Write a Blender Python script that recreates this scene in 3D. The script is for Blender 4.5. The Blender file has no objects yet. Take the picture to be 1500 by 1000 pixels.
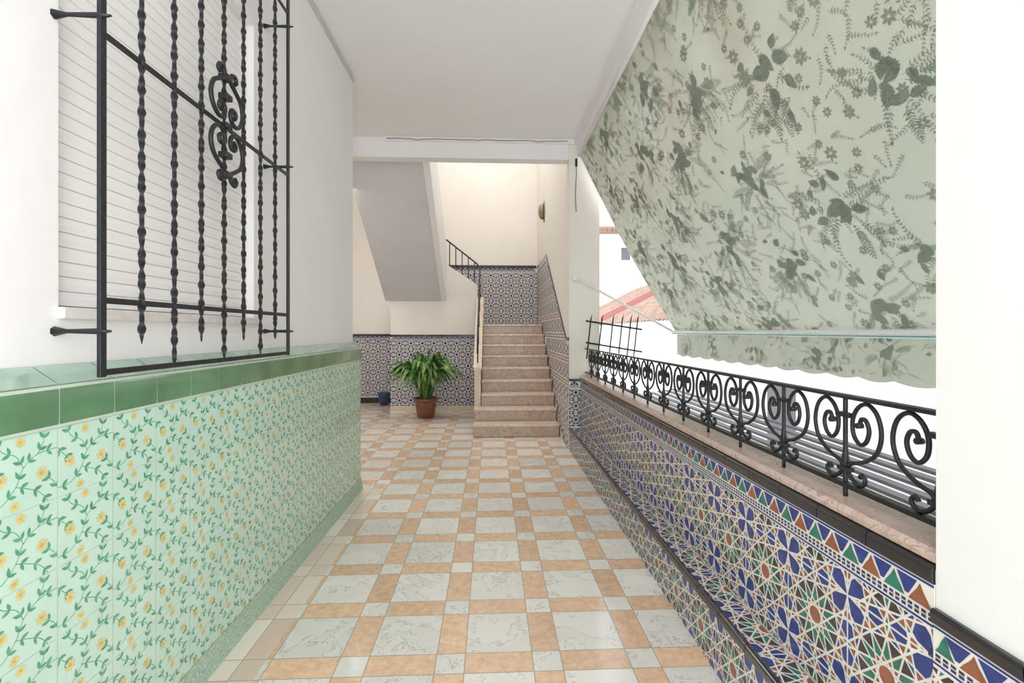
import bpy, bmesh, math, random
from mathutils import Vector, noise
random.seed(7)
S = bpy.context.scene
COL = S.collection
PI = math.pi
OFF = {}

# ------------------------------------------------------------------ helpers
class MB:
    def __init__(s): s.v=[]; s.f=[]; s.m=[]; s.sm=[]
    def poly(s, pts, m=0, smooth=False):
        b=len(s.v); s.v+= [tuple(p) for p in pts]; s.f.append(tuple(range(b,b+len(pts)))); s.m.append(m); s.sm.append(smooth)
    def box(s, x0,x1,y0,y1,z0,z1,m=0):
        b=len(s.v)
        s.v+=[(x0,y0,z0),(x1,y0,z0),(x1,y1,z0),(x0,y1,z0),(x0,y0,z1),(x1,y0,z1),(x1,y1,z1),(x0,y1,z1)]
        for f in ((0,3,2,1),(4,5,6,7),(0,1,5,4),(1,2,6,5),(2,3,7,6),(3,0,4,7)):
            s.f.append(tuple(b+i for i in f)); s.m.append(m); s.sm.append(False)
    def prism(s, pts, fn, a0, a1, m=0, smooth=False):
        n=len(pts); b=len(s.v)
        for a in (a0,a1):
            for p in pts: s.v.append(tuple(fn(p[0],p[1],a)))
        s.f.append(tuple(range(b,b+n))); s.m.append(m); s.sm.append(False)
        s.f.append(tuple(range(b+2*n-1,b+n-1,-1))); s.m.append(m); s.sm.append(False)
        for i in range(n):
            j=(i+1)%n; s.f.append((b+i,b+j,b+n+j,b+n+i)); s.m.append(m); s.sm.append(smooth)
    def tube(s, path, r, sides=8, m=0, twist=0.0, smooth=True, flat=1.0):
        path=[Vector(p) for p in path]; n=len(path)
        if not hasattr(r,'__len__'): r=[r]*n
        t0=(path[1]-path[0]).normalized()
        up=Vector((0,0,1)) if abs(t0.z)<.9 else Vector((1,0,0))
        nr=(up-t0*up.dot(t0)).normalized(); b=len(s.v); ln=0
        for i in range(n):
            t=(path[min(i+1,n-1)]-path[max(i-1,0)]).normalized()
            nr=(nr-t*nr.dot(t)).normalized(); bi=t.cross(nr)
            if i: ln+=(path[i]-path[i-1]).length
            for k in range(sides):
                a=2*PI*k/sides+twist*ln
                s.v.append(tuple(path[i]+(nr*math.cos(a)*flat+bi*math.sin(a))*r[i]))
        for i in range(n-1):
            for k in range(sides):
                k2=(k+1)%sides
                s.f.append((b+i*sides+k,b+i*sides+k2,b+(i+1)*sides+k2,b+(i+1)*sides+k)); s.m.append(m); s.sm.append(smooth)
        s.f.append(tuple(range(b+sides-1,b-1,-1))); s.m.append(m); s.sm.append(False)
        e=b+(n-1)*sides; s.f.append(tuple(range(e,e+sides))); s.m.append(m); s.sm.append(False)
    def lathe(s, prof, c, seg=28, m=0, fn=None):
        b=len(s.v); n=len(prof)
        for r,z in prof:
            for k in range(seg):
                a=2*PI*k/seg
                p=(c[0]+r*math.cos(a),c[1]+r*math.sin(a),c[2]+z)
                s.v.append(fn(r,a,z) if fn else p)
        for i in range(n-1):
            for k in range(seg):
                k2=(k+1)%seg
                s.f.append((b+i*seg+k,b+i*seg+k2,b+(i+1)*seg+k2,b+(i+1)*seg+k)); s.m.append(m); s.sm.append(True)
        s.f.append(tuple(range(b+seg-1,b-1,-1))); s.m.append(m); s.sm.append(False)
        e=b+(n-1)*seg; s.f.append(tuple(range(e,e+seg))); s.m.append(m); s.sm.append(False)
    def build(s, name, mats, parent=None, recalc=False, bevel=0):
        off=OFF.get(parent.name,Vector((0,0,0))) if parent else Vector((0,0,0))
        me=bpy.data.meshes.new(name)
        me.from_pydata([tuple(Vector(p)-off) for p in s.v],[],s.f)
        if not isinstance(mats,(list,tuple)): mats=[mats]
        for k in mats: me.materials.append(k)
        me.polygons.foreach_set('material_index',s.m)
        me.polygons.foreach_set('use_smooth',s.sm)
        me.update()
        o=bpy.data.objects.new(name,me); COL.objects.link(o)
        if parent: o.parent=parent
        OFF[o.name]=off
        if bevel:
            md=o.modifiers.new('bevel','BEVEL'); md.width=bevel; md.segments=2; md.limit_method='ANGLE'
        return o

def empty(name, loc, label, cat, group=None, kind=None):
    o=bpy.data.objects.new(name,None); COL.objects.link(o); o.location=loc; o.empty_display_size=.05
    OFF[o.name]=Vector(loc)
    if label: o['label']=label
    if cat: o['category']=cat
    if group: o['group']=group
    if kind: o['kind']=kind
    return o
def tag(o,label,cat,kind=None,group=None):
    o['label']=label; o['category']=cat
    if kind:o['kind']=kind
    if group:o['group']=group
    return o
def struct(o,label,cat):
    return tag(o,label,cat,'structure')

def catmull(P, n=6, closed=False):
    P=[Vector(p) for p in P]; out=[]
    for i in range(len(P)-1):
        p0=P[max(i-1,0)];p1=P[i];p2=P[i+1];p3=P[min(i+2,len(P)-1)]
        for k in range(n):
            t=k/n
            out.append(.5*((2*p1)+(p2-p0)*t+(2*p0-5*p1+4*p2-p3)*t*t+(3*p1-p0-3*p2+p3)*t*t*t))
    out.append(P[-1]); return out

# ------------------------------------------------------------------ materials
def newmat(name):
    m=bpy.data.materials.new(name); m.use_nodes=True
    nt=m.node_tree; b=nt.nodes['Principled BSDF']; return m,nt,b
def c4(c): return (c[0],c[1],c[2],1)
def mat(name,c,rough=.5,var=0.0,scale=6,bump=0.0,bscale=None,metal=0,coat=0,c2=None,detail=4,spec=.5):
    m,nt,b=newmat(name)
    b.inputs['Base Color'].default_value=c4(c); b.inputs['Roughness'].default_value=rough
    b.inputs['Metallic'].default_value=metal; b.inputs['Coat Weight'].default_value=coat
    b.inputs['Specular IOR Level'].default_value=spec
    b.inputs['Coat Roughness'].default_value=.08
    geo=nt.nodes.new('ShaderNodeNewGeometry')
    if var or c2:
        n=nt.nodes.new('ShaderNodeTexNoise'); n.inputs['Scale'].default_value=scale; n.inputs['Detail'].default_value=detail
        nt.links.new(geo.outputs['Position'],n.inputs['Vector'])
        r=nt.nodes.new('ShaderNodeValToRGB'); r.color_ramp.elements[0].position=.35; r.color_ramp.elements[1].position=.65
        r.color_ramp.elements[0].color=c4(c2 if c2 else [k*(1-var) for k in c]); r.color_ramp.elements[1].color=c4(c)
        nt.links.new(n.outputs['Fac'],r.inputs['Fac']); nt.links.new(r.outputs['Color'],b.inputs['Base Color'])
    if bump:
        n2=nt.nodes.new('ShaderNodeTexNoise'); n2.inputs['Scale'].default_value=bscale or scale; n2.inputs['Detail'].default_value=3
        nt.links.new(geo.outputs['Position'],n2.inputs['Vector'])
        bp=nt.nodes.new('ShaderNodeBump'); bp.inputs['Strength'].default_value=bump; bp.inputs['Distance'].default_value=.02
        nt.links.new(n2.outputs['Fac'],bp.inputs['Height']); nt.links.new(bp.outputs['Normal'],b.inputs['Normal'])
    return m

plaster=mat('white_plaster',(.895,.89,.89),.8,.03,2,.12,9)
cream=mat('cream_plaster',(.85,.81,.75),.8,.04,1.5,.08,8)
ceilm=mat('ceiling_paint',(.885,.88,.89),.8,.03,1.2,.08,6)
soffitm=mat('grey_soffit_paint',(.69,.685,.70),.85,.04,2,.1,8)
outwhite=mat('exterior_whitewash',(.84,.84,.84),.85,.03,1)
iron=mat('wrought_iron',(.022,.024,.028),.38,0,5,.15,60,metal=.3)
blackgl=mat('black_glazed_trim',(.020,.018,.024),.16,.3,30,coat=.5)
def mosaics(tagn,rough,spec,coat):
    return [mat('mosaic_white_'+tagn,(.88,.85,.80),rough,.06,12,coat=coat,spec=spec),
      mat('mosaic_green_'+tagn,(.035,.22,.16),rough,.35,25,coat=coat,spec=spec),
      mat('mosaic_blue_'+tagn,(.035,.06,.28),rough,.35,25,coat=coat,spec=spec),
      mat('mosaic_terracotta_'+tagn,(.36,.12,.06),rough,.3,25,coat=coat,spec=spec),
      mat('mosaic_brown_'+tagn,(.07,.045,.045),rough,.3,25,coat=coat,spec=spec),
      mat('mosaic_ochre_'+tagn,(.45,.22,.07),rough,.2,25,coat=coat,spec=spec)]
MOS=mosaics('glazed',.25,.4,.2)
MOSF=mosaics('satin',.55,.15,0)
mint=mat('mint_tile_glaze',(.62,.86,.74),.12,.05,6,coat=.5)
grout=mat('tile_grout',(.70,.80,.73),.8)
leafg=mat('tile_leaf_green',(.14,.47,.28),.18,.3,40,coat=.4)
petal=mat('tile_flower_yellow',(.84,.72,.30),.2,.12,40,coat=.4)
fcent=mat('tile_flower_centre',(.74,.50,.16),.2)
dkgreen=mat('dark_green_tile',(.16,.34,.18),.09,.28,5,.04,12,coat=.8)
ltgreen=mat('pale_green_tile',(.42,.61,.49),.09,.25,6,.04,12,coat=.8)
bgrout=mat('band_joint',(.55,.66,.55),.8)
shutm=mat('shutter_white',(.91,.90,.895),.5,.03,3)
shutl=mat('shutter_joint',(.74,.66,.58),.7)
sillm=mat('window_sill_stone',(.82,.78,.75),.4,.12,20)
terraz=mat('green_terrazzo',(.54,.68,.55),.5,c2=(.30,.47,.34),scale=120,detail=2)

def marble(name,base,vein,tint,scale=4,rough=.25):
    m,nt,b=newmat(name); N=nt.nodes;L=nt.links
    geo=N.new('ShaderNodeNewGeometry')
    n1=N.new('ShaderNodeTexNoise'); n1.inputs['Scale'].default_value=scale; n1.inputs['Detail'].default_value=8; n1.inputs['Distortion'].default_value=1.5
    L.new(geo.outputs['Position'],n1.inputs['Vector'])
    r=N.new('ShaderNodeValToRGB'); e=r.color_ramp.elements
    e[0].position=.3; e[0].color=c4(tint); e[1].position=.7; e[1].color=c4(base)
    k=e.new(.47); k.color=c4(base); k=e.new(.5); k.color=c4(vein); k=e.new(.54); k.color=c4(base)
    L.new(n1.outputs['Fac'],r.inputs['Fac']); L.new(r.outputs['Color'],b.inputs['Base Color'])
    b.inputs['Roughness'].default_value=rough
    return m
stepm=marble('beige_marble_shaded',(.54,.40,.31),(.36,.25,.19),(.43,.31,.24),6,.25)  # riser shade put into the colour, darker than the treads
treadm=marble('tread_marble_lit',(.73,.60,.48),(.54,.41,.32),(.62,.49,.39),6,.2)  # lit tread tops put into the colour, paler so the edges read
sillpink=marble('pink_marble',(.60,.46,.40),(.38,.26,.22),(.48,.33,.28),14,.3)
capm=marble('parapet_cap_marble',(.72,.62,.49),(.54,.43,.32),(.64,.54,.43),9,.3)

def floor_mat():
    m,nt,b=newmat('patterned_floor_tiles'); N=nt.nodes;L=nt.links
    geo=N.new('ShaderNodeNewGeometry'); sx=N.new('ShaderNodeSeparateXYZ'); L.new(geo.outputs['Position'],sx.inputs[0])
    def M(op,a,bb=None,c=None):
        n=N.new('ShaderNodeMath'); n.operation=op
        for i,x in enumerate((a,bb,c)):
            if x is None: continue
            if isinstance(x,(int,float)): n.inputs[i].default_value=x
            else: L.new(x,n.inputs[i])
        return n.outputs[0]
    P=.411; W=.288; g=.0020
    def axis(o,orig):
        d=M('SUBTRACT',o,orig); f=M('FLOORED_MODULO',d,P); idx=M('FLOOR',M('DIVIDE',d,P))
        w=M('LESS_THAN',f,W)
        gr=M('MAXIMUM',M('LESS_THAN',f,g),M('LESS_THAN',M('ABSOLUTE',M('SUBTRACT',f,W)),g))
        gr=M('MAXIMUM',gr,M('GREATER_THAN',f,P-g))
        return w,gr,idx
    wx,gx,ix=axis(sx.outputs[0],-.11); wy,gy,iy=axis(sx.outputs[1],2.085)
    s=M('ADD',wx,wy); orange=M('COMPARE',s,1.0,.1)
    gr=M('MAXIMUM',gx,gy)
    cmb=N.new('ShaderNodeCombineXYZ'); L.new(M('ADD',ix,M('MULTIPLY',wx,.5)),cmb.inputs[0]); L.new(M('ADD',iy,M('MULTIPLY',wy,.5)),cmb.inputs[1])
    wn=N.new('ShaderNodeTexWhiteNoise'); wn.noise_dimensions='3D'; L.new(cmb.outputs[0],wn.inputs['Vector'])
    add=N.new('ShaderNodeVectorMath'); add.operation='MULTIPLY_ADD'; L.new(wn.outputs['Color'],add.inputs[0]); add.inputs[1].default_value=(9,9,9); L.new(geo.outputs['Position'],add.inputs[2])
    n1=N.new('ShaderNodeTexNoise'); n1.inputs['Scale'].default_value=5.5; n1.inputs['Detail'].default_value=9; n1.inputs['Distortion'].default_value=.7; n1.inputs['Roughness'].default_value=.64
    L.new(add.outputs[0],n1.inputs['Vector'])
    rw=N.new('ShaderNodeValToRGB'); e=rw.color_ramp.elements; e[0].position=.3; e[0].color=(.76,.73,.67,1); e[1].position=.75; e[1].color=(.85,.83,.79,1)
    k=e.new(.490);k.color=(.82,.80,.75,1);k=e.new(.5);k.color=(.44,.42,.40,1);k=e.new(.510);k.color=(.83,.81,.76,1)
    L.new(n1.outputs['Fac'],rw.inputs['Fac'])
    n2=N.new('ShaderNodeTexNoise'); n2.inputs['Scale'].default_value=26; n2.inputs['Detail'].default_value=7; n2.inputs['Roughness'].default_value=.7; L.new(add.outputs[0],n2.inputs['Vector'])
    ro=N.new('ShaderNodeValToRGB'); e=ro.color_ramp.elements; e[0].position=.35; e[0].color=(.70,.44,.28,1); e[1].position=.65; e[1].color=(.85,.62,.43,1)
    L.new(n2.outputs['Fac'],ro.inputs['Fac'])
    def mix(f,a,bb):
        n=N.new('ShaderNodeMix'); n.data_type='RGBA'; 
        if isinstance(f,float): n.inputs[0].default_value=f
        else: L.new(f,n.inputs[0])
        for i,x in ((6,a),(7,bb)):
            if isinstance(x,tuple): n.inputs[i].default_value=x
            else: L.new(x,n.inputs[i])
        return n.outputs[2]
    c=mix(orange,rw.outputs['Color'],ro.outputs['Color'])
    border=M('LESS_THAN',sx.outputs[0],-.955)
    inner=M('LESS_THAN',sx.outputs[1],4.3)
    bc=mix(wn.outputs['Value'],(.78,.61,.50,1),(.82,.76,.68,1))
    c=mix(M('MULTIPLY',border,inner),c,bc)
    hsv=N.new('ShaderNodeHueSaturation'); L.new(c,hsv.inputs['Color']); L.new(M('ADD',M('MULTIPLY',wn.outputs['Value'],.16),.9),hsv.inputs['Value'])
    c=mix(gr,hsv.outputs['Color'],(.38,.34,.29,1))
    L.new(c,b.inputs['Base Color'])
    n3=N.new('ShaderNodeTexNoise'); n3.inputs['Scale'].default_value=3; L.new(geo.outputs['Position'],n3.inputs['Vector'])
    L.new(M('ADD',M('MULTIPLY',n3.outputs['Fac'],.22),.04),b.inputs['Roughness'])
    return m
floorm=floor_mat()

def fabric(name,c,c2,trans=.5,thr=None,scale=5,stain=.6,fade=None):
    m,nt,b=newmat(name); N=nt.nodes;L=nt.links
    geo=N.new('ShaderNodeNewGeometry')
    n=N.new('ShaderNodeTexNoise'); n.inputs['Scale'].default_value=scale; n.inputs['Detail'].default_value=6; n.inputs['Roughness'].default_value=.65
    L.new(geo.outputs['Position'],n.inputs['Vector'])
    r=N.new('ShaderNodeValToRGB'); a,bb=thr or (.35,.65); r.color_ramp.elements[0].position=a; r.color_ramp.elements[1].position=bb
    r.color_ramp.elements[0].color=c4(c2); r.color_ramp.elements[1].color=c4(c)
    L.new(n.outputs['Fac'],r.inputs['Fac'])
    sp=N.new('ShaderNodeSeparateXYZ'); L.new(geo.outputs['Position'],sp.inputs[0])
    src=r.outputs['Color']
    if fade:   # print worn away towards the weathered lower edge of the cloth
        mf=N.new('ShaderNodeMapRange'); mf.inputs[1].default_value=2.3; mf.inputs[2].default_value=1.4; mf.inputs[3].default_value=0; mf.inputs[4].default_value=.6; L.new(sp.outputs[2],mf.inputs[0])
        mm=N.new('ShaderNodeMix'); mm.data_type='RGBA'; L.new(mf.outputs[0],mm.inputs[0]); L.new(src,mm.inputs[6]); mm.inputs[7].default_value=c4(fade); src=mm.outputs[2]
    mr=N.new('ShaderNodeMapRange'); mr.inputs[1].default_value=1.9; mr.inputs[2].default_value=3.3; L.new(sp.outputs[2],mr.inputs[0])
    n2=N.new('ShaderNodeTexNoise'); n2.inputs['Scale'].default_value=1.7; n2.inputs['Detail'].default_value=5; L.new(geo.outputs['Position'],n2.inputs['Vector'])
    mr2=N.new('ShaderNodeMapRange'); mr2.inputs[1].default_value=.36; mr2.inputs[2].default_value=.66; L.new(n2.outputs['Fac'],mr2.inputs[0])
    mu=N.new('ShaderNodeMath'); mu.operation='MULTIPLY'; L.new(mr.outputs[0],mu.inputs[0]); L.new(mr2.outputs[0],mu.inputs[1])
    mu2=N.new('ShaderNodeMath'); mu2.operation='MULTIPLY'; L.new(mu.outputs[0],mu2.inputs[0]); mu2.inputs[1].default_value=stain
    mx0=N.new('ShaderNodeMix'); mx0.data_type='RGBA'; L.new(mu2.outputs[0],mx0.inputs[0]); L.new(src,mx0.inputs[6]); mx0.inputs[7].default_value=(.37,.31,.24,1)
    L.new(mx0.outputs[2],b.inputs['Base Color']); b.inputs['Roughness'].default_value=.85; b.inputs['Specular IOR Level'].default_value=.2
    t=N.new('ShaderNodeBsdfTranslucent'); L.new(mx0.outputs[2],t.inputs['Color'])
    mx=N.new('ShaderNodeMixShader'); mx.inputs[0].default_value=trans
    L.new(b.outputs[0],mx.inputs[1]); L.new(t.outputs[0],mx.inputs[2]); L.new(mx.outputs[0],N['Material Output'].inputs['Surface'])
    return m
CB=(.52,.55,.46); CD=(.46,.50,.41)
canvas=fabric('awning_canvas',CB,CD,.34,None,1.6,.7)
cleaf=fabric('awning_print_green',(.20,.325,.26),(.40,.47,.39),.34,(.38,.66),34,.5,CD)
cdark=fabric('awning_print_outline',(.22,.29,.235),(.39,.44,.37),.34,(.34,.66),50,.5,CD)
cgrey=fabric('awning_print_grey',(.33,.37,.31),(.47,.51,.42),.34,(.38,.64),90,.5,CD)
FAB=[canvas,cleaf,cgrey,cdark]

# ------------------------------------------------------------------ 2D pattern tools
def clip(poly,nx,ny,d):
    out=[]; n=len(poly)
    for i in range(n):
        a=poly[i]; b=poly[(i+1)%n]; da=nx*a[0]+ny*a[1]-d; db=nx*b[0]+ny*b[1]-d
        if da<=0: out.append(a)
        if (da<0<db) or (db<0<da):
            t=da/(da-db); out.append((a[0]+(b[0]-a[0])*t,a[1]+(b[1]-a[1])*t))
    return out
def area(p): return .5*sum(p[i][0]*p[(i+1)%len(p)][1]-p[(i+1)%len(p)][0]*p[i][1] for i in range(len(p)))
def inset(p,w):
    n=len(p); out=p
    for i in range(n):
        a=p[i]; b=p[(i+1)%n]; dx,dy=b[0]-a[0],b[1]-a[1]; l=math.hypot(dx,dy)
        if l<1e-7: continue
        nx,ny=dy/l,-dx/l
        out=clip(out,nx,ny,nx*a[0]+ny*a[1]-w)
        if len(out)<3: return []
    return out
def cells(fams,w,palette,extra=()):
    polys=[[(-.5,-.5),(.5,-.5),(.5,.5),(-.5,.5)]]
    lines=list(extra)
    for n,d,ph in fams:
        for k in range(n):
            a=2*PI*k/n+ph; lines.append((math.cos(a),math.sin(a),d))
    for nx,ny,d in lines:
        new=[]
        for p in polys:
            for q in (clip(p,nx,ny,d),clip(p,-nx,-ny,-d)):
                if len(q)>2 and abs(area(q))>2e-5: new.append(q)
        polys=new
    orb={}; res=[]
    for p in polys:
        cx=sum(q[0] for q in p)/len(p); cy=sum(q[1] for q in p)/len(p)
        key=round(math.hypot(cx,cy),2)
        orb.setdefault(key,[]).append(p)
    for i,k in enumerate(sorted(orb)):
        c=palette[i%len(palette)]
        if c==0: continue
        for p in orb[k]:
            q=inset(p,w)
            if len(q)>2 and abs(area(q))>6e-5: res.append((q,c))
    return res
BIG=cells([(12,.10,PI/12),(12,.36,PI/12)],.0108,[3,4,1,3,1,4,2,1,3,1,2,4,1,3,2,4,2,1])
SML=cells([(8,.13,PI/8),(8,.36,0)],.017,[4,2,4,2,2,4,1,2,4,3,2])
SLP=cells([(8,.13,PI/8),(8,.36,0)],.024,[4,2,1,2,2,4,1,2,3,3,2])
def tile(mb,P,u0,u1,v0,v1,s,uc,vc,cl,clips=()):
    i0=math.floor((u0-uc)/s-.5); i1=math.ceil((u1-uc)/s+.5); j0=math.floor((v0-vc)/s-.5); j1=math.ceil((v1-vc)/s+.5)
    full=[(-1,0,-u0),(1,0,u1),(0,-1,-v0),(0,1,v1)]+list(clips)
    for i in range(i0,i1+1):
        for j in range(j0,j1+1):
            cx=uc+i*s; cy=vc+j*s
            if cx+s/2<u0 or cx-s/2>u1 or cy+s/2<v0 or cy-s/2>v1: continue
            cn=[(cx+a*s/2,cy+b*s/2) for a in(-1,1) for b in(-1,1)]
            act=[h for h in full if any(h[0]*x+h[1]*y>h[2]+1e-6 for x,y in cn)]
            if any(all(h[0]*x+h[1]*y>=h[2] for x,y in cn) for h in act): continue
            for p,c in cl:
                q=[(cx+x*s,cy+y*s) for x,y in p]
                for h in act:
                    q=clip(q,*h)
                    if len(q)<3: break
                if len(q)>2: mb.poly([P(*a) for a in q],c)
def border(mb,P,u0,u1,v0,h,s=.075):
    def Q(pts,c): mb.poly([P(u,v0+v*h) for u,v in pts],c)
    Q([(u0,0),(u1,0),(u1,.06),(u0,.06)],2); Q([(u0,.94),(u1,.94),(u1,1),(u0,1)],2)
    n=int((u1-u0)/s)
    for i in range(n+1):
        a=u0+i*s; b=min(a+s,u1)
        if b-a<s*.6: continue
        m=(a+b)/2; c=(3,1,3,1)[i%4]; e=s*.07
        Q([(a+e,.36),(b-e,.36),(b-e-s*.13,.52),(m+s*.12,.70),(m,.88),(m-s*.12,.70),(a+e+s*.13,.52)],c)
        Q([(b-s*.4,.90),(b-s*.07,.46),(b+s*.07,.46),(b+s*.4,.90)],2) if b+s*.4<u1 else None
        for k in range(4):
            x=a+s*(k+.12)/4
            Q([(x,.11),(x+s*.17,.11),(x+s*.17,.19),(x,.19)],2 if k%2 else 4)
            Q([(x,.22),(x+s*.17,.22),(x+s*.17,.30),(x,.30)],4 if k%2 else 2)

# ------------------------------------------------------------------ SETTING
mb=MB(); mb.box(-3.3,1.25,-1.6,9.6,-.15,0); struct(mb.build('floor',floorm),'passage floor of white marble squares framed by orange strips','floor')

mb=MB(); mb.box(-3.3,1.02,-1.2,5.6,3.65,3.9)
cl=mb.build('ceiling',ceilm); struct(cl,'flat pale ceiling over the passage','ceiling')
mb=MB(); mb.box(-3.5,1.3,5.7,9.7,5.7,5.9); struct(mb.build('ceiling',ceilm),'unseen high ceiling over the stairwell, added to keep out the sun','ceiling')  # unseen roof, added so direct sun stays out of the stairwell
mb=MB(); mb.prism([(1.02,3.45),(1.06,3.45),(1.09,3.5),(1.3,3.5),(1.3,3.9),(1.02,3.9)],lambda a,b,y:(a,y,b),-1.2,5.6)
mb.box(.985,1.02,-1.2,5.6,3.60,3.65)
struct(mb.build('trim_1',ceilm),'painted edge beam along the open side of the ceiling','beam')
mb=MB(); mb.box(-3.3,.92,5.6,5.75,3.42,5.9); mb.box(-1.225,.985,5.57,5.6,3.60,3.65)
t2=mb.build('trim_2',ceilm); struct(t2,'header beam across the passage with a thin brown cable','beam')
cordm=mat('weathered_cord',(.38,.33,.28),.8)
mb=MB(); mb.tube([(-1.2+2.1*i/30,5.5645,3.622+.003*math.sin(i*.9)-.010*(i%10==5)) for i in range(31)],.006,6)
mb.build('cable',cordm,t2)

# left wall with window opening
WY0,WY1,WZ0,WZ1=1.41,2.53,1.47,2.98
mb=MB(); x0,x1=-1.50,-1.225
mb.box(x0,x1,-1.2,WY0,0,3.65); mb.box(x0,x1,WY1,4.30,0,3.65); mb.box(x0,x1,WY0,WY1,0,WZ0); mb.box(x0,x1,WY0,WY1,WZ1,3.65)
wl=mb.build('wall_left',plaster); struct(wl,'white plastered left wall with window and green tile dado','wall')
mb=MB(); mb.tube([( -1.235,y,3.635) for y in (-1.2,4.3)],.03,8); mb.build('cornice',plaster,wl)
TS=.187
mb=MB(); mb.box(-1.224,-1.157,-1.2,4.30,.10,1.256,0)
mb.box(-1.1575,-1.1515,-1.2,4.2995,1.144,1.2555,7)
mb.poly([(-1.1545,-1.2,1.2565),(-1.1545,4.3,1.2565),(-1.2235,4.3,1.303),(-1.2235,-1.2,1.303)],7)
mb.poly([(-1.1545,4.3,1.25),(-1.1545,4.3,1.2565),(-1.2235,4.3,1.303),(-1.2235,4.3,1.25)],5)
PL=lambda u,v,o=0:(-1.157+.001+o,u,v)
ztop=1.143
for i in range(-8,17):
    ya=1.329+TS*i-.001
    yb=ya+TS
    if ya>4.3: continue
    yb2=min(yb,4.30)
    a,b=ya+.0013,yb2-.0013
    if b-a>.02:
        mb.prism([(-1.157,ztop+.003),(-1.152,ztop+.005),(-1.150,ztop+.02),(-1.150,1.24),(-1.153,1.253),(-1.157,1.255)],lambda p,q,y:(p,y,q),a+.0005,b-.0005,4)
        mb.poly([(-1.1535,a+.0008,1.2585),(-1.1535,b-.0008,1.2585),(-1.222,b-.0008,1.306),(-1.222,a+.0008,1.306)],5)
    for j in range(6):
        vb=ztop-TS*(j+1); vt=vb+TS; lo=max(vb,.101)
        if b-a<.02: continue
        mb.poly([PL(a,lo+.0013),PL(b,lo+.0013),PL(b,vt-.0013),PL(a,vt-.0013)],1)
        if ya<.7: continue
        def add(pts,m,o):
            q=[(ya+x*TS,vb+y*TS) for x,y in pts]
            for h in ((-1,0,-ya-.0015),(1,0,yb2-.0015),(0,-1,-.102),(0,-1,-vb-.0015),(0,1,vt-.0015)):
                if any(h[0]*p[0]+h[1]*p[1]>h[2] for p in q): q=clip(q,*h)
                if len(q)<3: return
            mb.poly([PL(x,y,o) for x,y in q],m)
        def lf(cx,cy,ang,l,w):
            c,s=math.cos(ang),math.sin(ang); pts=[]
            for t,ww in ((0,0),(.25,.8),(.5,1),(.75,.65),(1,0),(.75,-.65),(.5,-1),(.25,-.8)):
                x=t*l;y=ww*w/2; pts.append((cx+x*c-y*s,cy+x*s+y*c))
            add(pts,2,.0006)
        def vine(P,n=5):
            C=catmull([(p[0],p[1],0) for p in P],n)
            for k in range(len(C)-1):
                d=(C[k+1]-C[k]).normalized(); w=.005; nn=(-d.y*w,d.x*w)
                add([(C[k].x-nn[0],C[k].y-nn[1]),(C[k+1].x-nn[0],C[k+1].y-nn[1]),(C[k+1].x+nn[0],C[k+1].y+nn[1]),(C[k].x+nn[0],C[k].y+nn[1])],2,.0004)
            return C
        for P in (((.0,.14),(.22,.16),(.40,.34),(.50,.56),(.70,.70),(1.0,.72)),((.40,.34),(.58,.26),(.74,.16),(.86,.0)),((.50,.56),(.40,.74),(.22,.84),(.14,1.0)),((.70,.70),(.78,.84),(.80,.97)),((.0,.72),(.08,.62),(.20,.50)),((1.0,.14),(.94,.26),(.78,.40))):
            C=vine(P)
            for k in range(2,len(C)-1,5):
                d=C[min(k+1,len(C)-1)]-C[k-1]; an=math.atan2(d.y,d.x)
                lf(C[k].x,C[k].y,an+.75,.125,.050); lf(C[k].x,C[k].y,an-.75,.115,.046)
        for fx,fy,fr in ((.20,.47,.095),(.76,.43,.095),(.46,.91,.078),(.38,.09,.074)):
            for k in range(8):
                an=2*PI*k/8+fx*5; c,s=math.cos(an),math.sin(an); pts=[]
                for t,ww in ((.1,-.1),(.6,-.20),(.95,-.11),(.95,.11),(.6,.20),(.1,.1)):
                    pts.append((fx+fr*(t*c-ww*s),fy+fr*(t*s+ww*c)))
                add(pts,3,.0009)
            add([(fx+fr*.22*math.cos(k*PI/4),fy+fr*.22*math.sin(k*PI/4)) for k in range(8)],6,.0012)
mb.build('dado_tiles',[grout,mint,leafg,petal,dkgreen,ltgreen,fcent,bgrout],wl)
mb=MB(); mb.prism([(-1.224,0),(-1.135,0),(-1.145,.05),(-1.155,.098),(-1.224,.098)],lambda p,q,y:(p,y,q),-1.2,4.31)
struct(mb.build('baseboard_left',terraz),'speckled green skirting under the green tiles','baseboard')

# window: shutter, frame, sill
w=empty('window_1',(-1.3,1.97,WZ0),'window with closed white roller shutter in left wall','window',kind='structure')
mb=MB(); z=WZ0+.005
while z<WZ1:
    t=min(.044,WZ1-z)
    mb.prism([(-1.285,z),(-1.272,z+.001),(-1.270,z+t*.5),(-1.272,z+t-.0024),(-1.285,z+t-.0020)],lambda p,q,y:(p,y,q),WY0+.012,WY1-.012,0)
    mb.box(-1.285,-1.2725,WY0+.012,WY1-.012,z+t-.0020,z+t,1)
    z+=.044
mb.build('roller_shutter',[shutm,shutl],w)
mb=MB(); 
for a,b in ((WY0+.002,WY0+.016),(WY1-.016,WY1-.002)): mb.box(-1.31,-1.262,a,b,WZ0,WZ1-.002)
mb.box(-1.31,-1.30,WY0+.01,WY1-.01,WZ0,WZ1-.002)
mb.build('window_frame',shutm,w)
mb=MB(); mb.box(-1.30,-1.205,WY0-.005,WY1+.05,WZ0-.035,WZ0-.001); mb.build('window_sill',sillm,w,bevel=.004)

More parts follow.
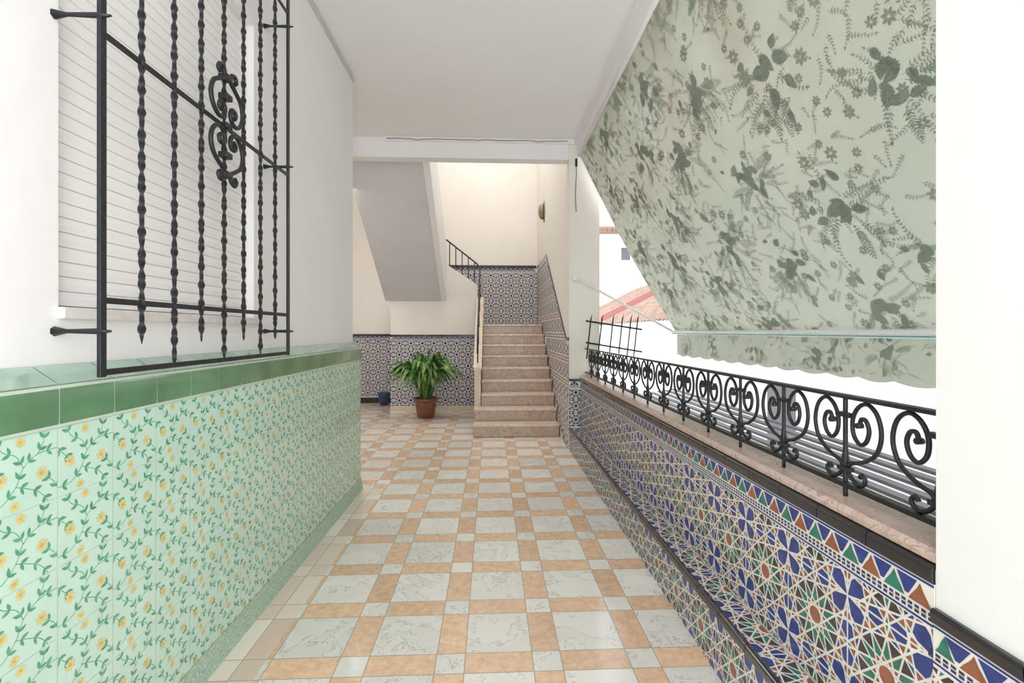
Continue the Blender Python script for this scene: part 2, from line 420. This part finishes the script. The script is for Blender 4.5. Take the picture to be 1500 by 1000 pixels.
# right side: parapet wall
PY0,PY1=1.085,5.60
mb=MB(); mb.box(1.052,1.22,PY0,PY1,-3,.835); mb.box(1.052,1.22,-.8,PY0,-3,.5)
pw=mb.build('wall_right',outwhite); struct(pw,'low parapet wall tiled with coloured star mosaic','parapet')
mb=MB(); mb.box(1.048,1.051,PY0,PY1,.27,.800,0)
PR=lambda u,v:(1.047,u,v)
tile(mb,PR,PY0,PY1,.272,.693,.28,1.5,.485,BIG)
border(mb,PR,PY0,PY1,.697,.100)
mb.build('mosaic_panel',MOS,pw)
def trim_run(mb,prof,fn,a0,a1,L=.2,g=.0015,m=0):
    a=a0
    while a<a1-.01:
        b=min(a+L,a1); mb.prism(prof,fn,a+g,b-g,m,False); a+=L
def arc(cx,cz,r,a0,a1,n=5): return [(cx+r*math.cos(math.radians(a0+(a1-a0)*k/n)),cz+r*math.sin(math.radians(a0+(a1-a0)*k/n))) for k in range(n+1)]
mb=MB(); prof=[(1.06,.800)]+arc(1.048,.806,.006,270,180,3)+arc(1.054,.832,.012,180,90,5)+[(1.08,.844)]
trim_run(mb,prof,lambda p,q,y:(p,y,q),PY0,PY1); mb.build('black_edging',blackgl,pw)
mb=MB(); mb.prism([(1.062,.845),(1.052,.850),(1.050,.864),(1.058,.880),(1.245,.880),(1.25,.845)],lambda p,q,y:(p,y,q),PY0,PY1)
mb.build('sill',sillpink,pw)

# bench ledge
bn=empty('tiled_bench',(.98,3.3,0),'low mosaic ledge with black edging at the foot of the parapet','ledge')
mb=MB(); mb.box(.922,1.046,PY0-1.2,PY1-.002,.001,.262,0)
tile(mb,lambda u,v:(.921,u,v),PY0-.2,PY1,.002,.228,.28,1.5,.11,BIG)
tile(mb,lambda u,v:(v,u,.2632),PY0-.2,PY1,.942,1.046,.28,1.5,1.05,BIG)
mb.build('mosaic_body',MOS,bn)
mb=MB(); prof=[(.93,.234)]+arc(.918,.240,.005,270,180,3)+arc(.925,.260,.012,180,90,5)+[(.936,.271),(.937,.264),(.93,.262)]
trim_run(mb,prof,lambda p,q,y:(p,y,q),PY0-1.2,PY1-.004); mb.build('black_edging',blackgl,bn)

# near pillar
mb=MB(); mb.box(1.050,1.7,-.9,1.083,-3,3.9)
wp=mb.build('wall_right',plaster); struct(wp,'white plastered pillar at the right edge','pillar')
mb=MB(); mb.box(1.044,1.0495,-.9,1.084,0,.718,0)
tile(mb,lambda u,v:(1.0430,u,v),.4,1.084,.3,.61,.28,1.3,.4,BIG)
border(mb,lambda u,v:(1.0430,u,v),.5,1.084,.618,.09)
mb.build('mosaic_panel',MOS,wp)
mb=MB(); prof=[(1.050,.714)]+arc(1.040,.718,.004,270,180,3)+arc(1.043,.739,.009,180,90,5)+[(1.050,.748)]
trim_run(mb,prof,lambda p,q,y:(p,y,q),.084-.4,1.084); mb.build('black_edging',blackgl,wp)

# stairwell right wall
mb=MB(); mb.box(.922,1.285,5.601,9.7,-.15,5.9)
ws=mb.build('wall_right',cream); struct(ws,'cream wall and pilaster to the right of the stairs','wall')
mb=MB(); mb.box(.919,1.2,5.592,5.600,0,.83,0)
mb.poly([(.9195,5.6,0),(.9195,5.8,0),(.9195,5.8,1.33),(.9195,5.6,1.33)],0)
mb.poly([(.9195,5.8,0),(.9195,7.9,1.2),(.9195,7.9,2.68),(.9195,5.8,1.33)],0)
mb.poly([(.9195,7.9,1.2),(.9195,9.45,1.2),(.9195,9.45,2.68),(.9195,7.9,2.68)],0)
PS=lambda u,v:(.9185,u,v)
SS=.20
tile(mb,PS,5.6,5.8,0,1.24,.28,5.68,.08,SLP)
sl=(2.68-1.33)/2.1; ln=math.hypot(sl,1)
tile(mb,PS,5.8,7.9,0,2.68,.28,5.68,.08,SLP,[(-sl/ln,1/ln,(1.25-sl*5.8)/ln),(.57,-1*1.0,.57*5.8+.15)])
tile(mb,PS,7.9,9.45,1.3,2.60,.28,5.68,.08,SLP)
tile(mb,lambda u,v:(u,5.591,v),.922,1.046,.275,.72,.16,1.0,.36,SML)
border(mb,lambda u,v:(u,5.591,v),.922,1.047,.735,.08,.06)
mb.build('mosaic_panel',MOSF,ws)
mb=MB()
for (ya,za),(yb,zb) in (((5.6,1.33),(5.8,1.33)),((5.8,1.33),(7.9,2.68)),((7.9,2.68),(9.45,2.68))):
    mb.prism([(ya,za-.04),(yb,zb-.04),(yb,zb),(ya,za)],lambda p,q,a:(a,p,q),.910,.9215)
mb.box(.915,1.048,5.583,5.600,.815,.84)
mb.build('black_edging',blackgl,ws)

# back wall
mb=MB(); mb.box(-3.5,.921,9.45,9.7,-.15,5.9)
wb=mb.build('wall_back',cream); struct(wb,'cream back wall of the stairwell above the tiles','wall')
mb=MB(); mb.box(-1.5,.92,9.44,9.45,1.3,2.68,0); mb.box(-3.3,-1.7,9.44,9.45,.11,1.33,0)
PB=lambda u,v:(u,9.439,v)
tile(mb,PB,-1.0,.92,1.42,2.55,SS,0,1.5,SML); border(mb,PB,-1.0,.92,2.56,.09,.09)
tile(mb,PB,-3.3,-1.7,.12,1.24,SS,0,.2,SML); border(mb,PB,-3.3,-1.7,1.235,.07,.09)
mb.build('mosaic_panel',MOSF,wb)
mb=MB(); trim_run(mb,[(9.425,2.65),(9.45,2.65),(9.45,2.70),(9.43,2.70)],lambda p,q,x:(x,p,q),-1.5,.905)
trim_run(mb,[(9.425,1.305),(9.45,1.305),(9.45,1.345),(9.43,1.345)],lambda p,q,x:(x,p,q),-3.3,-1.7)
mb.box(-3.3,-1.76,9.43,9.45,0,.11)
mb.build('black_edging',blackgl,wb)
mb=MB(); mb.box(-3.5,-3.3,-1.2,9.45,-.15,5.9); struct(mb.build('wall_left',cream),'cream far left wall of the hall behind the corner','wall')

# wall under landing
mb=MB(); mb.prism([(-1.755,0),(-.235,0),(-.235,2.22),(-.78,2.58),(-.78,2.05),(-1.755,2.05)],lambda p,q,y:(p,y,q),8.45,8.56)
wd=mb.build('wall_front',cream); struct(wd,'cream wall below the stair landing behind the plant','wall')
mb=MB(); mb.box(-1.755,-.235,8.442,8.45,.08,1.33,0)
PD=lambda u,v:(u,8.441,v)
tile(mb,PD,-1.755,-.235,.085,1.235,SS,-1.0,.19,SML); border(mb,PD,-1.755,-.235,1.237,.065,.09)
mb.build('mosaic_panel',MOSF,wd)
mb=MB(); trim_run(mb,[(8.43,1.305),(8.45,1.305),(8.45,1.34),(8.435,1.34)],lambda p,q,x:(x,p,q),-1.755,-.235); mb.build('black_edging',blackgl,wd)
mb=MB(); mb.box(-1.76,-.235,8.432,8.449,0,.08); struct(mb.build('baseboard_back',capm),'pale stone skirting under the landing wall','baseboard')

# lower staircase
st=empty('staircase',(.35,6.32,0),'beige marble staircase of nine steps with black handrail rising to the landing','stairs')
for k in range(9):
    y=6.32+.26*k; z=.169*(k+1); xl=-.235 if k<2 else -.14
    y1=y+.26 if k<8 else 9.42
    mb=MB(); mb.box(xl+.005,.905,y,y1-.001,0.001,z-.03,0); mb.box(xl,.907,y-.028,y1-.029 if k<8 else y1,z-.0295,z,1)
    mb.build('step',[stepm,treadm],st,bevel=.004)
mb=MB(); mb.prism([(6.845,.001),(8.44,.001),(8.44,1.96),(6.845,.86)],lambda p,q,x:(x,p,q),-.235,-.145)
mb.build('side_parapet',capm,st)
mb=MB(); mb.prism([(6.83,.845),(8.44,1.962),(8.44,2.0),(6.83,.885)],lambda p,q,x:(x,p,q),-.25,-.13); mb.build('parapet_cap',capm,st)
for k in range(3):
    z=1.521+.17*(k+1); mb=MB(); mb.box(-.24-.18*(k+1) if k<2 else -1.78,-.24-.18*k,8.57,9.42,z-.2,z); mb.build('step',[stepm],st)
mb=MB(); mb.tube([(-.19,6.85,1.08),(-.19,6.86,1.20),(-.19,6.95,1.34),(-.19,8.42,2.52),(-.25,8.50,2.60),(-.79,8.50,3.02)],.014,8); mb.build('handrail',iron,st)
for y,zb in ((6.92,.90),(7.30,1.18),(7.68,1.46),(8.06,1.72),(8.40,1.96)):
    mb=MB(); zt=1.31+(y-6.92)*.803; mb.tube([(-.19,y,zb),(-.19,y,zt)],.009,8); mb.build('baluster',iron,st)
for k in range(5):
    x=-.29-.11*k; mb=MB(); mb.tube([(x,8.50,2.22+(-.235-x)*.66),(x,8.50,2.60+(-.25-x)*.77)],.009,8); mb.build('baluster',iron,st)

# upper flight
uf=empty('stair_flight',(-1.3,7.2,1.9),'grey undersided upper stair flight climbing towards the passage ceiling','stairs')
def sz(y): return 1.93+.69*(8.44-y)
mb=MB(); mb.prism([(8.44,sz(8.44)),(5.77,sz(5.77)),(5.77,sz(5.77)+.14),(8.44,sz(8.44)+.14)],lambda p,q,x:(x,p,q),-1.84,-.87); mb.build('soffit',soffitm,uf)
mb=MB(); mb.prism([(8.44,sz(8.44)),(5.77,sz(5.77)),(5.77,sz(5.77)+.95),(8.44,sz(8.44)+.95)],lambda p,q,x:(x,p,q),-.868,-.78); mb.build('side_parapet',plaster,uf)
mb=MB()
for k in range(10):
    y=8.43-.265*k; z=sz(y-.265)+.02; mb.box(-1.84,-.869,y-.265,y,z,z+.19)
mb.build('treads',stepm,uf)

# balcony railing
RX=1.12; RT=1.195; RB=.918
rl=empty('balcony_railing',(RX,3.3,.88),'black wrought iron scroll railing on the pink marble sill','railing')
mb=MB(); mb.box(RX-.016,RX+.016,PY0+.002,PY1-.002,RT-.006,RT+.006); mb.build('top_rail',iron,rl,bevel=.002)
mb=MB(); mb.box(RX-.013,RX+.013,PY0+.002,PY1-.002,RB-.008,RB+.007); mb.build('bottom_rail',iron,rl,bevel=.002)
H=[(.42,.11),(.49,.15),(.57,.10),(.50,.03),(.30,.03),(.11,.12),(.14,.23),(.50,.30),(.86,.44),(1.0,.66),(.90,.88),(.64,.985),(.38,.93),(.22,.78),(.24,.60),(.42,.50),(.60,.55),(.68,.68),(.60,.79),(.47,.80),(.41,.72)]
k=0
while True:
    y=1.145+.318*k
    if y>5.58: break
    mb=MB(); path=[(RX,y,.8795+(RT-.8795)*i/24) for i in range(25)]
    rr=[.0075+(.004*math.exp(-((i-9)/1.3)**2)) for i in range(25)]
    mb.tube(path,rr,6,0); mb.build('baluster',iron,rl)
    for hw,z0 in ((.024,.042),(.030,.212)):
        mb=MB(); mb.box(RX-.012,RX+.012,y-hw,y+hw,RB+z0,RB+z0+.014); mb.build('collar',iron,rl,bevel=.002)
    for s in (-1,1):
        if k==0 and s<0: continue
        if y+s*.14>5.58: continue
        P=catmull([(RX,y+s*a*.140,RB+.008+b*(RT-RB-.018)) for a,b in H],5)
        n=len(P); mb=MB(); mb.tube(P,[.0066]*n,7)
        mb.tube([P[-1]+Vector((-.009,0,0)),P[-1]+Vector((.009,0,0))],.009,8)
        mb.build('scroll',iron,rl)
    k+=1

# spiked guard beyond the pilaster
sg=empty('spiked_guard',(1.3,5.45,1.2),'small black spiked iron guard projecting outside beyond the pilaster','railing')
for za,zb in ((1.52,1.42),(1.27,1.16)):
    mb=MB(); mb.tube([(1.10,5.50,za),(1.76,5.50,zb)],.010,6); mb.build('cross_bar',iron,sg)
for x in (1.13,1.26,1.39,1.50,1.60,1.68):
    mb=MB(); mb.tube([(x-.02,5.50,1.08),(x+.03,5.50,1.54),(x+.045,5.50,1.60)],[.008,.008,.001],6); mb.build('spike',iron,sg)

# window grille
GX=-1.10; GY0=1.402; GY1=2.645; GS=(GY1-GY0)/8
g=empty('window_grille',(GX,2.03,1.28),'black wrought iron window grille with twisted bars and central scrolls','window grille')
for y in (GY0,GY1):
    mb=MB(); mb.box(GX-.006,GX+.006,y-.011,y+.011,1.27,3.22); mb.build('frame_bar',iron,g,bevel=.002)
for z in (1.283,1.488,2.245,3.12):
    mb=MB(); 
    mb.box(GX-.004,GX+.004,GY0,GY1,z-.009,z+.009); mb.build('cross_bar',iron,g,bevel=.002)
def twisted(y,z0,z1,ph):
    mb=MB(); n=int((z1-z0)/.004); path=[];rr=[]
    for i in range(n+1):
        z=z0+(z1-z0)*i/n; path.append((GX,y,z))
        f=((z+ph)%.076)/.076
        r=.0066+.0048*(math.sin(PI*f)**2)
        e=min((i+2)/11,1,(n-i)/5 if z1<3 else 1); rr.append(r*max(e,.25))
    mb.tube(path,rr,4,0,twist=46,smooth=False); return mb.build('twisted_bar',iron,g)
for k in range(7):
    twisted(GY0+GS*(k+1), 1.36 if k%2==0 else 1.285, 3.22, .03*k)
Q=[(.040,.050),(.055,.062),(.050,.082),(.030,.085),(.018,.062),(.030,.030),(.062,.022),(.095,.050),(.108,.098),(.092,.145),(.055,.175),(.022,.198),(.026,.230),(.050,.238),(.060,.218),(.048,.206)]
OC=GY0+GS*4
for sy in (-1,1):
    for szn in (-1,1):
        mb=MB(); P=catmull([(GX+.014,OC+sy*a*1.10,2.245+szn*b*.97) for a,b in Q],5)
        mb.tube(P,.0090,7); mb.build('scroll',iron,g)
for z in (2.045,2.125,2.245,2.365,2.445):
    mb=MB(); mb.box(GX-.014,GX+.024,OC-.022,OC+.022,z-.012,z+.012); mb.build('collar',iron,g,bevel=.003)
for y in (GY0,GY1):
    for z in (1.40,2.29,3.05):
        mb=MB(); mb.tube([(-1.228,y-.005,z),(-1.19,y-.005,z),(-1.10,y-.005,z),(-1.07,y-.005,z)],[.015,.006,.009,.003],6); mb.build('bracket',iron,g)

# ------------------------------------------------------------------ AWNING
AY0,AY1=1.12,5.5; AX0,AZ0=1.03,3.44; AX1,AZ1=2.16,1.395
nv=Vector((-.876,0,-.483))
def surf(y,t,o=0):
    sag=.035*math.sin(PI*t)+.004*math.sin(y*9+t*4)*math.sin(PI*t)
    return Vector((AX0+(AX1-AX0)*t,y,AZ0+(AZ1-AZ0)*t))+nv*(sag+o)
aw=empty('awning',(1.1,3.3,3.44),'large floral print green canvas awning sloping out over the parapet','awning')
mb=MB(); NY,NT=60,24
for i in range(NY+1):
    for j in range(NT+1): mb.v.append(tuple(surf(AY0+(AY1-AY0)*i/NY,j/NT)))
for i in range(NY):
    for j in range(NT):
        a=i*(NT+1)+j; mb.f.append((a,a+1,a+NT+2,a+NT+1)); mb.m.append(0); mb.sm.append(True)
LT=math.hypot(AX1-AX0,AZ1-AZ0)
def floral(put, y0,y1,v0,v1,dy,dv,sc,rnd,fill=26):
    def strip(x,y,nx,ny,w,m):
        l=math.hypot(nx-x,ny-y)+1e-9; dx,dy_=-(ny-y)/l*w,(nx-x)/l*w
        put([(x-dx,y-dy_),(nx-dx*.5,ny-dy_*.5),(nx+dx*.5,ny+dy_*.5),(x+dx,y+dy_)],m)
    def leaf(cx,cy,an,l,w,m):
        c,s=math.cos(an),math.sin(an); pts=[]
        for t,ww in ((0,0),(.2,.7),(.45,1),(.75,.6),(1,0),(.75,-.6),(.45,-1),(.2,-.7)):
            x=t*l;y=ww*w/2; pts.append((cx+x*c-y*s,cy+x*s+y*c))
        put(pts,m)
    def broad(cx,cy,an,L,m):
        c,s=math.cos(an),math.sin(an); W=L*rnd.uniform(.50,.68); bend=rnd.uniform(-.25,.25)
        def T(t,wv): 
            x=t*L; y=wv+bend*L*t*t; return (cx+x*c-y*s,cy+x*s+y*c)
        n=14; prof=[]
        for i in range(n+1):
            t=i/n; h=W/2*math.sin(PI*t**.72)**.85 if 0<t<1 else 0
            h*=1.20 if i%2 else .86
            prof.append((t,h))
        for g_,mm in ((1.0,3),(.90,m)):
            put([T(t*g_+(1-g_)*.4,h*g_) for t,h in prof]+[T(t*g_+(1-g_)*.4,-h*g_) for t,h in reversed(prof[1:-1])],mm)
        for k in range(5):
            t0,t1=k/5*.95,(k+1)/5*.95; a=T(t0,0); b=T(t1,0); strip(a[0],a[1],b[0],b[1],.0015*sc,0)
        for t in (.08,.20,.32,.44,.56,.68,.80):
            h=W/2*math.sin(PI*min(1,(t+.12))**.72)*.9
            for sd in (-1,1):
                a=T(t,0); b=T(t+.14,sd*h); strip(a[0],a[1],b[0],b[1],.0013*sc,0)
    def sprig(cx,cy,an,n,l,m,ls):
        x,y=cx,cy
        for i in range(n):
            nx=x+math.cos(an)*l; ny=y+math.sin(an)*l; strip(x,y,nx,ny,.0012,m)
            x,y=nx,ny; f=1-.5*i/n
            leaf(x,y,an+.9,ls*f,ls*.34*f,m); leaf(x,y,an-.9,ls*f,ls*.34*f,m)
            an+=rnd.uniform(-.28,.28)
        leaf(x,y,an,ls,ls*.34,m)
    def fern(cx,cy,an,n,l,m,ls):
        x,y=cx,cy
        for i in range(n):
            nx=x+math.cos(an)*l; ny=y+math.sin(an)*l; strip(x,y,nx,ny,.0012,m)
            x,y=nx,ny; f=math.sin(PI*(i+1.5)/(n+2))
            leaf(x,y,an+1.0,ls*f,ls*.17,m); leaf(x,y,an-1.0,ls*f,ls*.17,m)
            an+=rnd.uniform(-.08,.08)
    def rose(fx,fy,r,m):
        for rr,nn in ((1,7),(.6,5)):
            for q in range(nn):
                a=q*2*PI/nn+rr*3; leaf(fx+math.cos(a)*r*.2*rr,fy+math.sin(a)*r*.2*rr,a,r*rr*.85,r*rr*.5,m if rr==1 else 0)
    i=0; y=y0
    while y<y1+dy:
        v=v0-(dv/2 if i%2 else 0)
        while v<v1+dv:
            cx=y+rnd.uniform(-.08,.08); cy=v+rnd.uniform(-.06,.06); z=sc*rnd.uniform(.85,1.1); base=rnd.uniform(-.5,.5)+PI/2
            for k in range(fill):
                q=rnd.uniform(-.5,.5)*dy; u=rnd.uniform(-.5,.5)*dv
                if rnd.random()<.2: rose(cx+q,cy+u,.024*sc,2)
                else: sprig(cx+q,cy+u,base+rnd.uniform(-1.6,1.6),rnd.randint(4,9),.013*sc,2,.016*sc)
            for k in range(13):
                a=base+rnd.gauss(0,1.3); r=rnd.uniform(.03,.13)*z; sprig(cx+r*math.cos(a),cy+r*math.sin(a),a+rnd.uniform(-.4,.4),rnd.randint(7,12),.018*z,2 if rnd.random()<.85 else 3,.022*z)
            for k in range(4):
                a=base+rnd.uniform(-1.8,1.8); r=.10*z; fern(cx+r*math.cos(a),cy+r*math.sin(a),a,13,.013*z,rnd.choice((2,2,1)),.034*z)
            for k in range(4):
                a=rnd.uniform(0,2*PI); r=rnd.uniform(.14,.25)*z; rose(cx+r*math.cos(a),cy+r*math.sin(a),.034*z,2)
            for k in range(13):
                rr=abs(rnd.gauss(0,.090))*z; a=rnd.uniform(0,6.28); an=base+rnd.gauss(0,1.1)
                L=(.11-.25*min(rr,.25))*rnd.uniform(.65,1.0)*z
                broad(cx+rr*math.cos(a)*1.1,cy+rr*math.sin(a)*1.3,an,L,1 if rnd.random()<.70 else 2)
            v+=dv
        y+=dy; i+=1
rnd=random.Random(3); layer=[0]
def putc(pts,m):
    if any(p[0]<AY0+.01 or p[0]>AY1-.01 or p[1]<.01 or p[1]>LT-.01 for p in pts): return
    layer[0]=(layer[0]+1)%2500
    mb.poly([surf(p[0],p[1]/LT,.001+layer[0]*.0000015) for p in pts],m)
floral(putc,AY0+.2,AY1,.22,LT,.54,.66,1.15,rnd,44)
mb.build('canopy',FAB,aw)
mb=MB(); per=.27; n=240; L=AY1-AY0
def hem(y): 
    f=((y-AY0)/per)%1; return -.252-.018*math.sin(PI*f)
def vx(y,z): return AX1+.012+.012*math.sin(y*7)*(-z/.28)
for i in range(n):
    ya=AY0+L*i/n; yb=AY0+L*(i+1)/n
    for q in range(3):
        za0,zb0=hem(ya)*q/3,hem(yb)*q/3; za1,zb1=hem(ya)*(q+1)/3,hem(yb)*(q+1)/3
        mb.poly([(vx(ya,za0),ya,AZ1-.012+za0),(vx(yb,zb0),yb,AZ1-.012+zb0),(vx(yb,zb1),yb,AZ1-.012+zb1),(vx(ya,za1),ya,AZ1-.012+za1)],0)
def putv(pts,m):
    if any(p[0]<AY0+.01 or p[0]>AY1-.01 or p[1]<.01 or p[1]>.245 for p in pts): return
    layer[0]=(layer[0]+1)%2500
    mb.poly([(vx(p[0],-p[1])-.001-layer[0]*.0000015,p[0],AZ1-.012-p[1]) for p in pts],m)
floral(putv,AY0,AY1,.12,.13,.34,.4,.62,rnd,20)
mb.build('valance',FAB,aw)
white_metal=mat('white_enamel_metal',(.86,.87,.86),.35)
mb=MB(); mb.tube([(AX1-.022,AY0,AZ1-.008),(AX1-.022,AY1+.03,AZ1-.008)],.025,12); mb.build('front_bar',white_metal,aw)
mb=MB(); mb.tube([(AX0+.01,AY0,AZ0+.02),(AX0+.01,AY1+.03,AZ0+.02)],.03,12); mb.build('roller_tube',white_metal,aw)
mb=MB(); mb.tube([(1.0,5.56,2.02),(AX1-.02,AY1+.02,AZ1+.0)],.014,8); mb.tube([(.985,5.595,2.02),(.985,5.55,2.02)],.03,8); mb.build('arm',white_metal,aw)
teal=mat('teal_binding',(.08,.40,.35),.5)
mb=MB(); mb.box(AX1-.050,AX1-.046,AY0,AY1,AZ1-.026,AZ1-.020); mb.build('binding_strip',teal,aw)
mb=MB(); mb.tube(catmull([(1.0,5.58,3.42),(1.0,5.56,3.25),(.99,5.56,3.0),(1.0,5.56,2.80)],6),.004,6); mb.tube([(1.0,5.56,3.42),(1.0,5.56,3.33)],.014,8)
tag(mb.build('rope',iron),'dark pull rope with hook hanging beside the pilaster top','rope')

# wall ornament
brass=mat('aged_brass',(.40,.30,.18),.5,.4,30,.3,40,metal=.5)
wo=empty('wall_sconce',(.92,8.2,3.46),'oval aged brass sconce on the cream stairwell wall','wall lamp')
def onwall(r,a,z): return (.921-z*.8,8.2+r*.55*math.cos(a),3.46+r*.95*math.sin(a))
mb=MB(); mb.lathe([(.01,.0),(.19,.0),(.195,.012),(.175,.02),(.16,.012),(.01,.012)],(0,0,0),24,0,onwall); mb.build('backplate',brass,wo)
mb=MB(); mb.lathe([(.13,.012),(.15,.05),(.13,.09),(.08,.12),(.02,.13)],(0,0,0),24,0,lambda r,a,z:(.921-z*.8,8.2+r*.5*(1+.08*math.sin(a*12))*math.cos(a),3.46+r*.95*math.sin(a)*(1+.05*math.sin(a*12)))); mb.build('shade',brass,wo)

# ------------------------------------------------------------------ PLANT
terra=mat('terracotta_glaze',(.24,.08,.04),.3,.35,12,coat=.3)
soil=mat('potting_soil',(.05,.035,.025),.95)
leafm=mat('aspidistra_leaf',(.12,.28,.05),.35,c2=(.02,.09,.02),scale=14)
leafy=mat('aspidistra_variegated',(.32,.42,.12),.4,c2=(.08,.21,.04),scale=22)
px,py=-1.06,7.84
pl=empty('potted_aspidistra',(px,py,0),'leafy green aspidistra in brown terracotta pot before the landing wall','plant')
mb=MB(); mb.lathe([(.12,.0),(.135,.01),(.15,.10),(.175,.22),(.185,.27),(.205,.275),(.21,.30),(.205,.32),(.185,.32),(.175,.28),(.17,.27)],(px,py,.001),32); mb.build('pot',terra,pl)
mb=MB(); mb.lathe([(.02,.262),(.172,.262),(.172,.272),(.02,.275)],(px,py,0),24); mb.build('soil',soil,pl)
mb=MB(); R=random.Random(11)
for i in range(230):
    a=R.uniform(0,2*PI); d=Vector((math.cos(a),math.sin(a),0)); lean=R.uniform(.05,1.0)**.6
    reach=(.06+.60*lean)*R.uniform(.75,1.05)
    if d.y>.1: reach*=1-.40*d.y
    apex=.26+.50*(1-lean*.75)**.9*R.uniform(.6,1.1)+.17*R.random()
    droop=.04+.24*lean*R.uniform(.2,1.0)
    wd_=R.uniform(.055,.09); r0=R.uniform(0,.1)
    base=Vector((px,py,.27))+d*r0
    side=(Vector((-d.y,d.x,0))+Vector((0,0,R.uniform(-.8,.8)))).normalized()
    n=10; rows=[]
    for k in range(n+1):
        t=k/n
        zz=apex*math.sin(min(t/.70,1)*PI/2) - (droop*((t-.70)/.30)**1.5 if t>.70 else 0)
        p=base+d*(reach*t**1.1)+Vector((0,0,zz))
        wv=.006 if t<.28 else wd_/2*max(0,math.sin(PI*min(1,(t-.28)/.72*.94+.05)))**.8
        wv=max(wv,.002)
        q=Vector((0,0,.3*wv)); rows.append((p-side*wv+q,p,p+side*wv+q))
    m=0 if R.random()<.72 else 1
    for k in range(n):
        for c in (0,1): mb.poly([rows[k][c],rows[k][c+1],rows[k+1][c+1],rows[k+1][c]],m,True)
mb.build('foliage',[leafm,leafy],pl)
bluep=mat('blue_glazed_pot',(.02,.05,.12),.25,coat=.4)
mb=MB(); mb.lathe([(.07,0),(.085,.01),(.11,.2),(.12,.22),(.115,.235),(.095,.23),(.09,.2),(.01,.19)],(-2.02,9.15,.001),24)
tag(mb.build('flower_pot',bluep),'small dark blue empty pot on the floor by the recess wall','pot')

# ------------------------------------------------------------------ OUTSIDE
rooft=mat('terracotta_roof',(.38,.26,.20),.8,c2=(.22,.15,.12),scale=5)
redr=mat('red_ridge_paint',(.50,.22,.20),.6)
greyc=mat('grey_slats',(.13,.135,.14),.5,.2,6)
darkw=mat('dark_window_glass',(.12,.13,.14),.3)
nb=empty('neighbour_building',(4.2,10,-3),'low white neighbouring house with terracotta tile roof','building')
mb=MB(); mb.box(4.0,9.0,-2,26,-3,1.62); mb.build('wall',outwhite,nb)
def roof(mb,x0,z0,x1,z1,y0,y1,per=.22,n=6):
    N=int((y1-y0)/per*n); prev=None
    for i in range(N+1):
        y=y0+(y1-y0)*i/N; h=.07*abs(math.sin(PI*i/n)); row=[(x0,y,z0+h),((x0+x1)/2,y,(z0+z1)/2+h),(x1,y,z1+h)]
        if prev:
            for k in (0,1): mb.poly([prev[k],row[k],row[k+1],prev[k+1]],0,True)
        prev=row
mb=MB(); roof(mb,3.85,1.62,8.0,3.7,2,26,.26); mb.build('roof',rooft,nb)
mb=MB(); mb.prism([(3.95,1.60),(7.9,3.6),(7.9,3.95),(3.95,1.95)],lambda p,q,y:(p,y,q),17.1,17.4); mb.build('red_coping',redr,nb)
f=MB(); f.box(3.97,3.999,6.0,6.75,-.35,.72); fo=f.build('window',white_metal,nb)
f=MB(); f.box(3.96,3.969,6.06,6.69,-.28,.66); f.build('pane',darkw,fo)
fb=empty('tall_house',(6,28,-3),'tall white house with tiled eave behind the low roof','building')
mb=MB(); mb.box(5.0,16,27.2,34,-3,7.1); mb.build('wall',outwhite,fb)
mb=MB(); 
for i in range(40):
    x=4.8+i*.28; mb.tube([(x,26.8,7.15),(x,29,7.75)],.13,8)
mb.box(4.7,16.2,26.85,27.3,7.0,7.1); mb.build('roof',rooft,fb)
f=MB(); f.box(7.5,8.0,27.15,27.199,5.5,6.2); fo=f.build('window',darkw,fb)
pg=empty('slatted_canopy',(2.9,4,.2),'dark slatted lean to roof below the parapet outside','roof')
mb=MB()
for k in range(8):
    x=2.35+.13*k; mb.box(x,x+.080,1.0,8.5,.20+.02*k,.225+.02*k)
mb.build('slats',greyc,pg)
for y in (1.2,3.0,4.8,6.6,8.4):
    mb=MB(); mb.box(2.3,3.8,y,y+.06,.10,.19); mb.build('support_beam',white_metal,pg)
mb=MB(); mb.box(1.25,40,-20,60,-3.2,-3); tag(mb.build('ground',outwhite),'pale ground outside below','ground','structure')

# ------------------------------------------------------------------ LIGHT
W=bpy.data.worlds.new('World'); S.world=W; W.use_nodes=True
bg=W.node_tree.nodes['Background']; bg.inputs[0].default_value=(.95,.97,1,1); bg.inputs[1].default_value=2.3
def area_l(name,loc,rot,sx,sy,e,c=(1,1,1)):
    l=bpy.data.lights.new(name,'AREA'); l.shape='RECTANGLE'; l.size=sx; l.size_y=sy; l.energy=e; l.color=c
    o=bpy.data.objects.new(name,l); o.location=loc; o.rotation_euler=rot; COL.objects.link(o); return o
area_l('stairwell_fill',(-.3,7.6,5.6),(0,0,0),2.4,2.6,68,(1,.975,.94))  # unseen area lamp added under the closed ceiling, in place of a skylight
area_l('entrance_fill',(.4,-1.5,1.8),(math.radians(96),0,math.radians(12)),2.0,2.8,62,(1,.985,.97))  # fill lamp added behind the camera, for daylight through the open end
area_l('hall_fill',(-2.4,6.6,3.3),(0,0,0),1.2,1.2,34,(1,.98,.96))  # unseen fill lamp added to brighten the hall behind the corner
sun=bpy.data.lights.new('sun','SUN'); sun.energy=2.0; sun.angle=math.radians(3); so=bpy.data.objects.new('sun',sun); COL.objects.link(so)
so.rotation_euler=Vector((-.55,-.25,.8)).to_track_quat('Z','Y').to_euler()

# ------------------------------------------------------------------ CAMERA
cam=bpy.data.cameras.new('camera'); co=bpy.data.objects.new('camera',cam); COL.objects.link(co)
co.location=(0,0,1.4); co.rotation_euler=(PI/2,0,-math.radians(2.53)); cam.sensor_width=36; cam.lens=16.8; cam.shift_y=-.01
cam.clip_start=.02
S.camera=co
S.view_settings.view_transform='Standard'
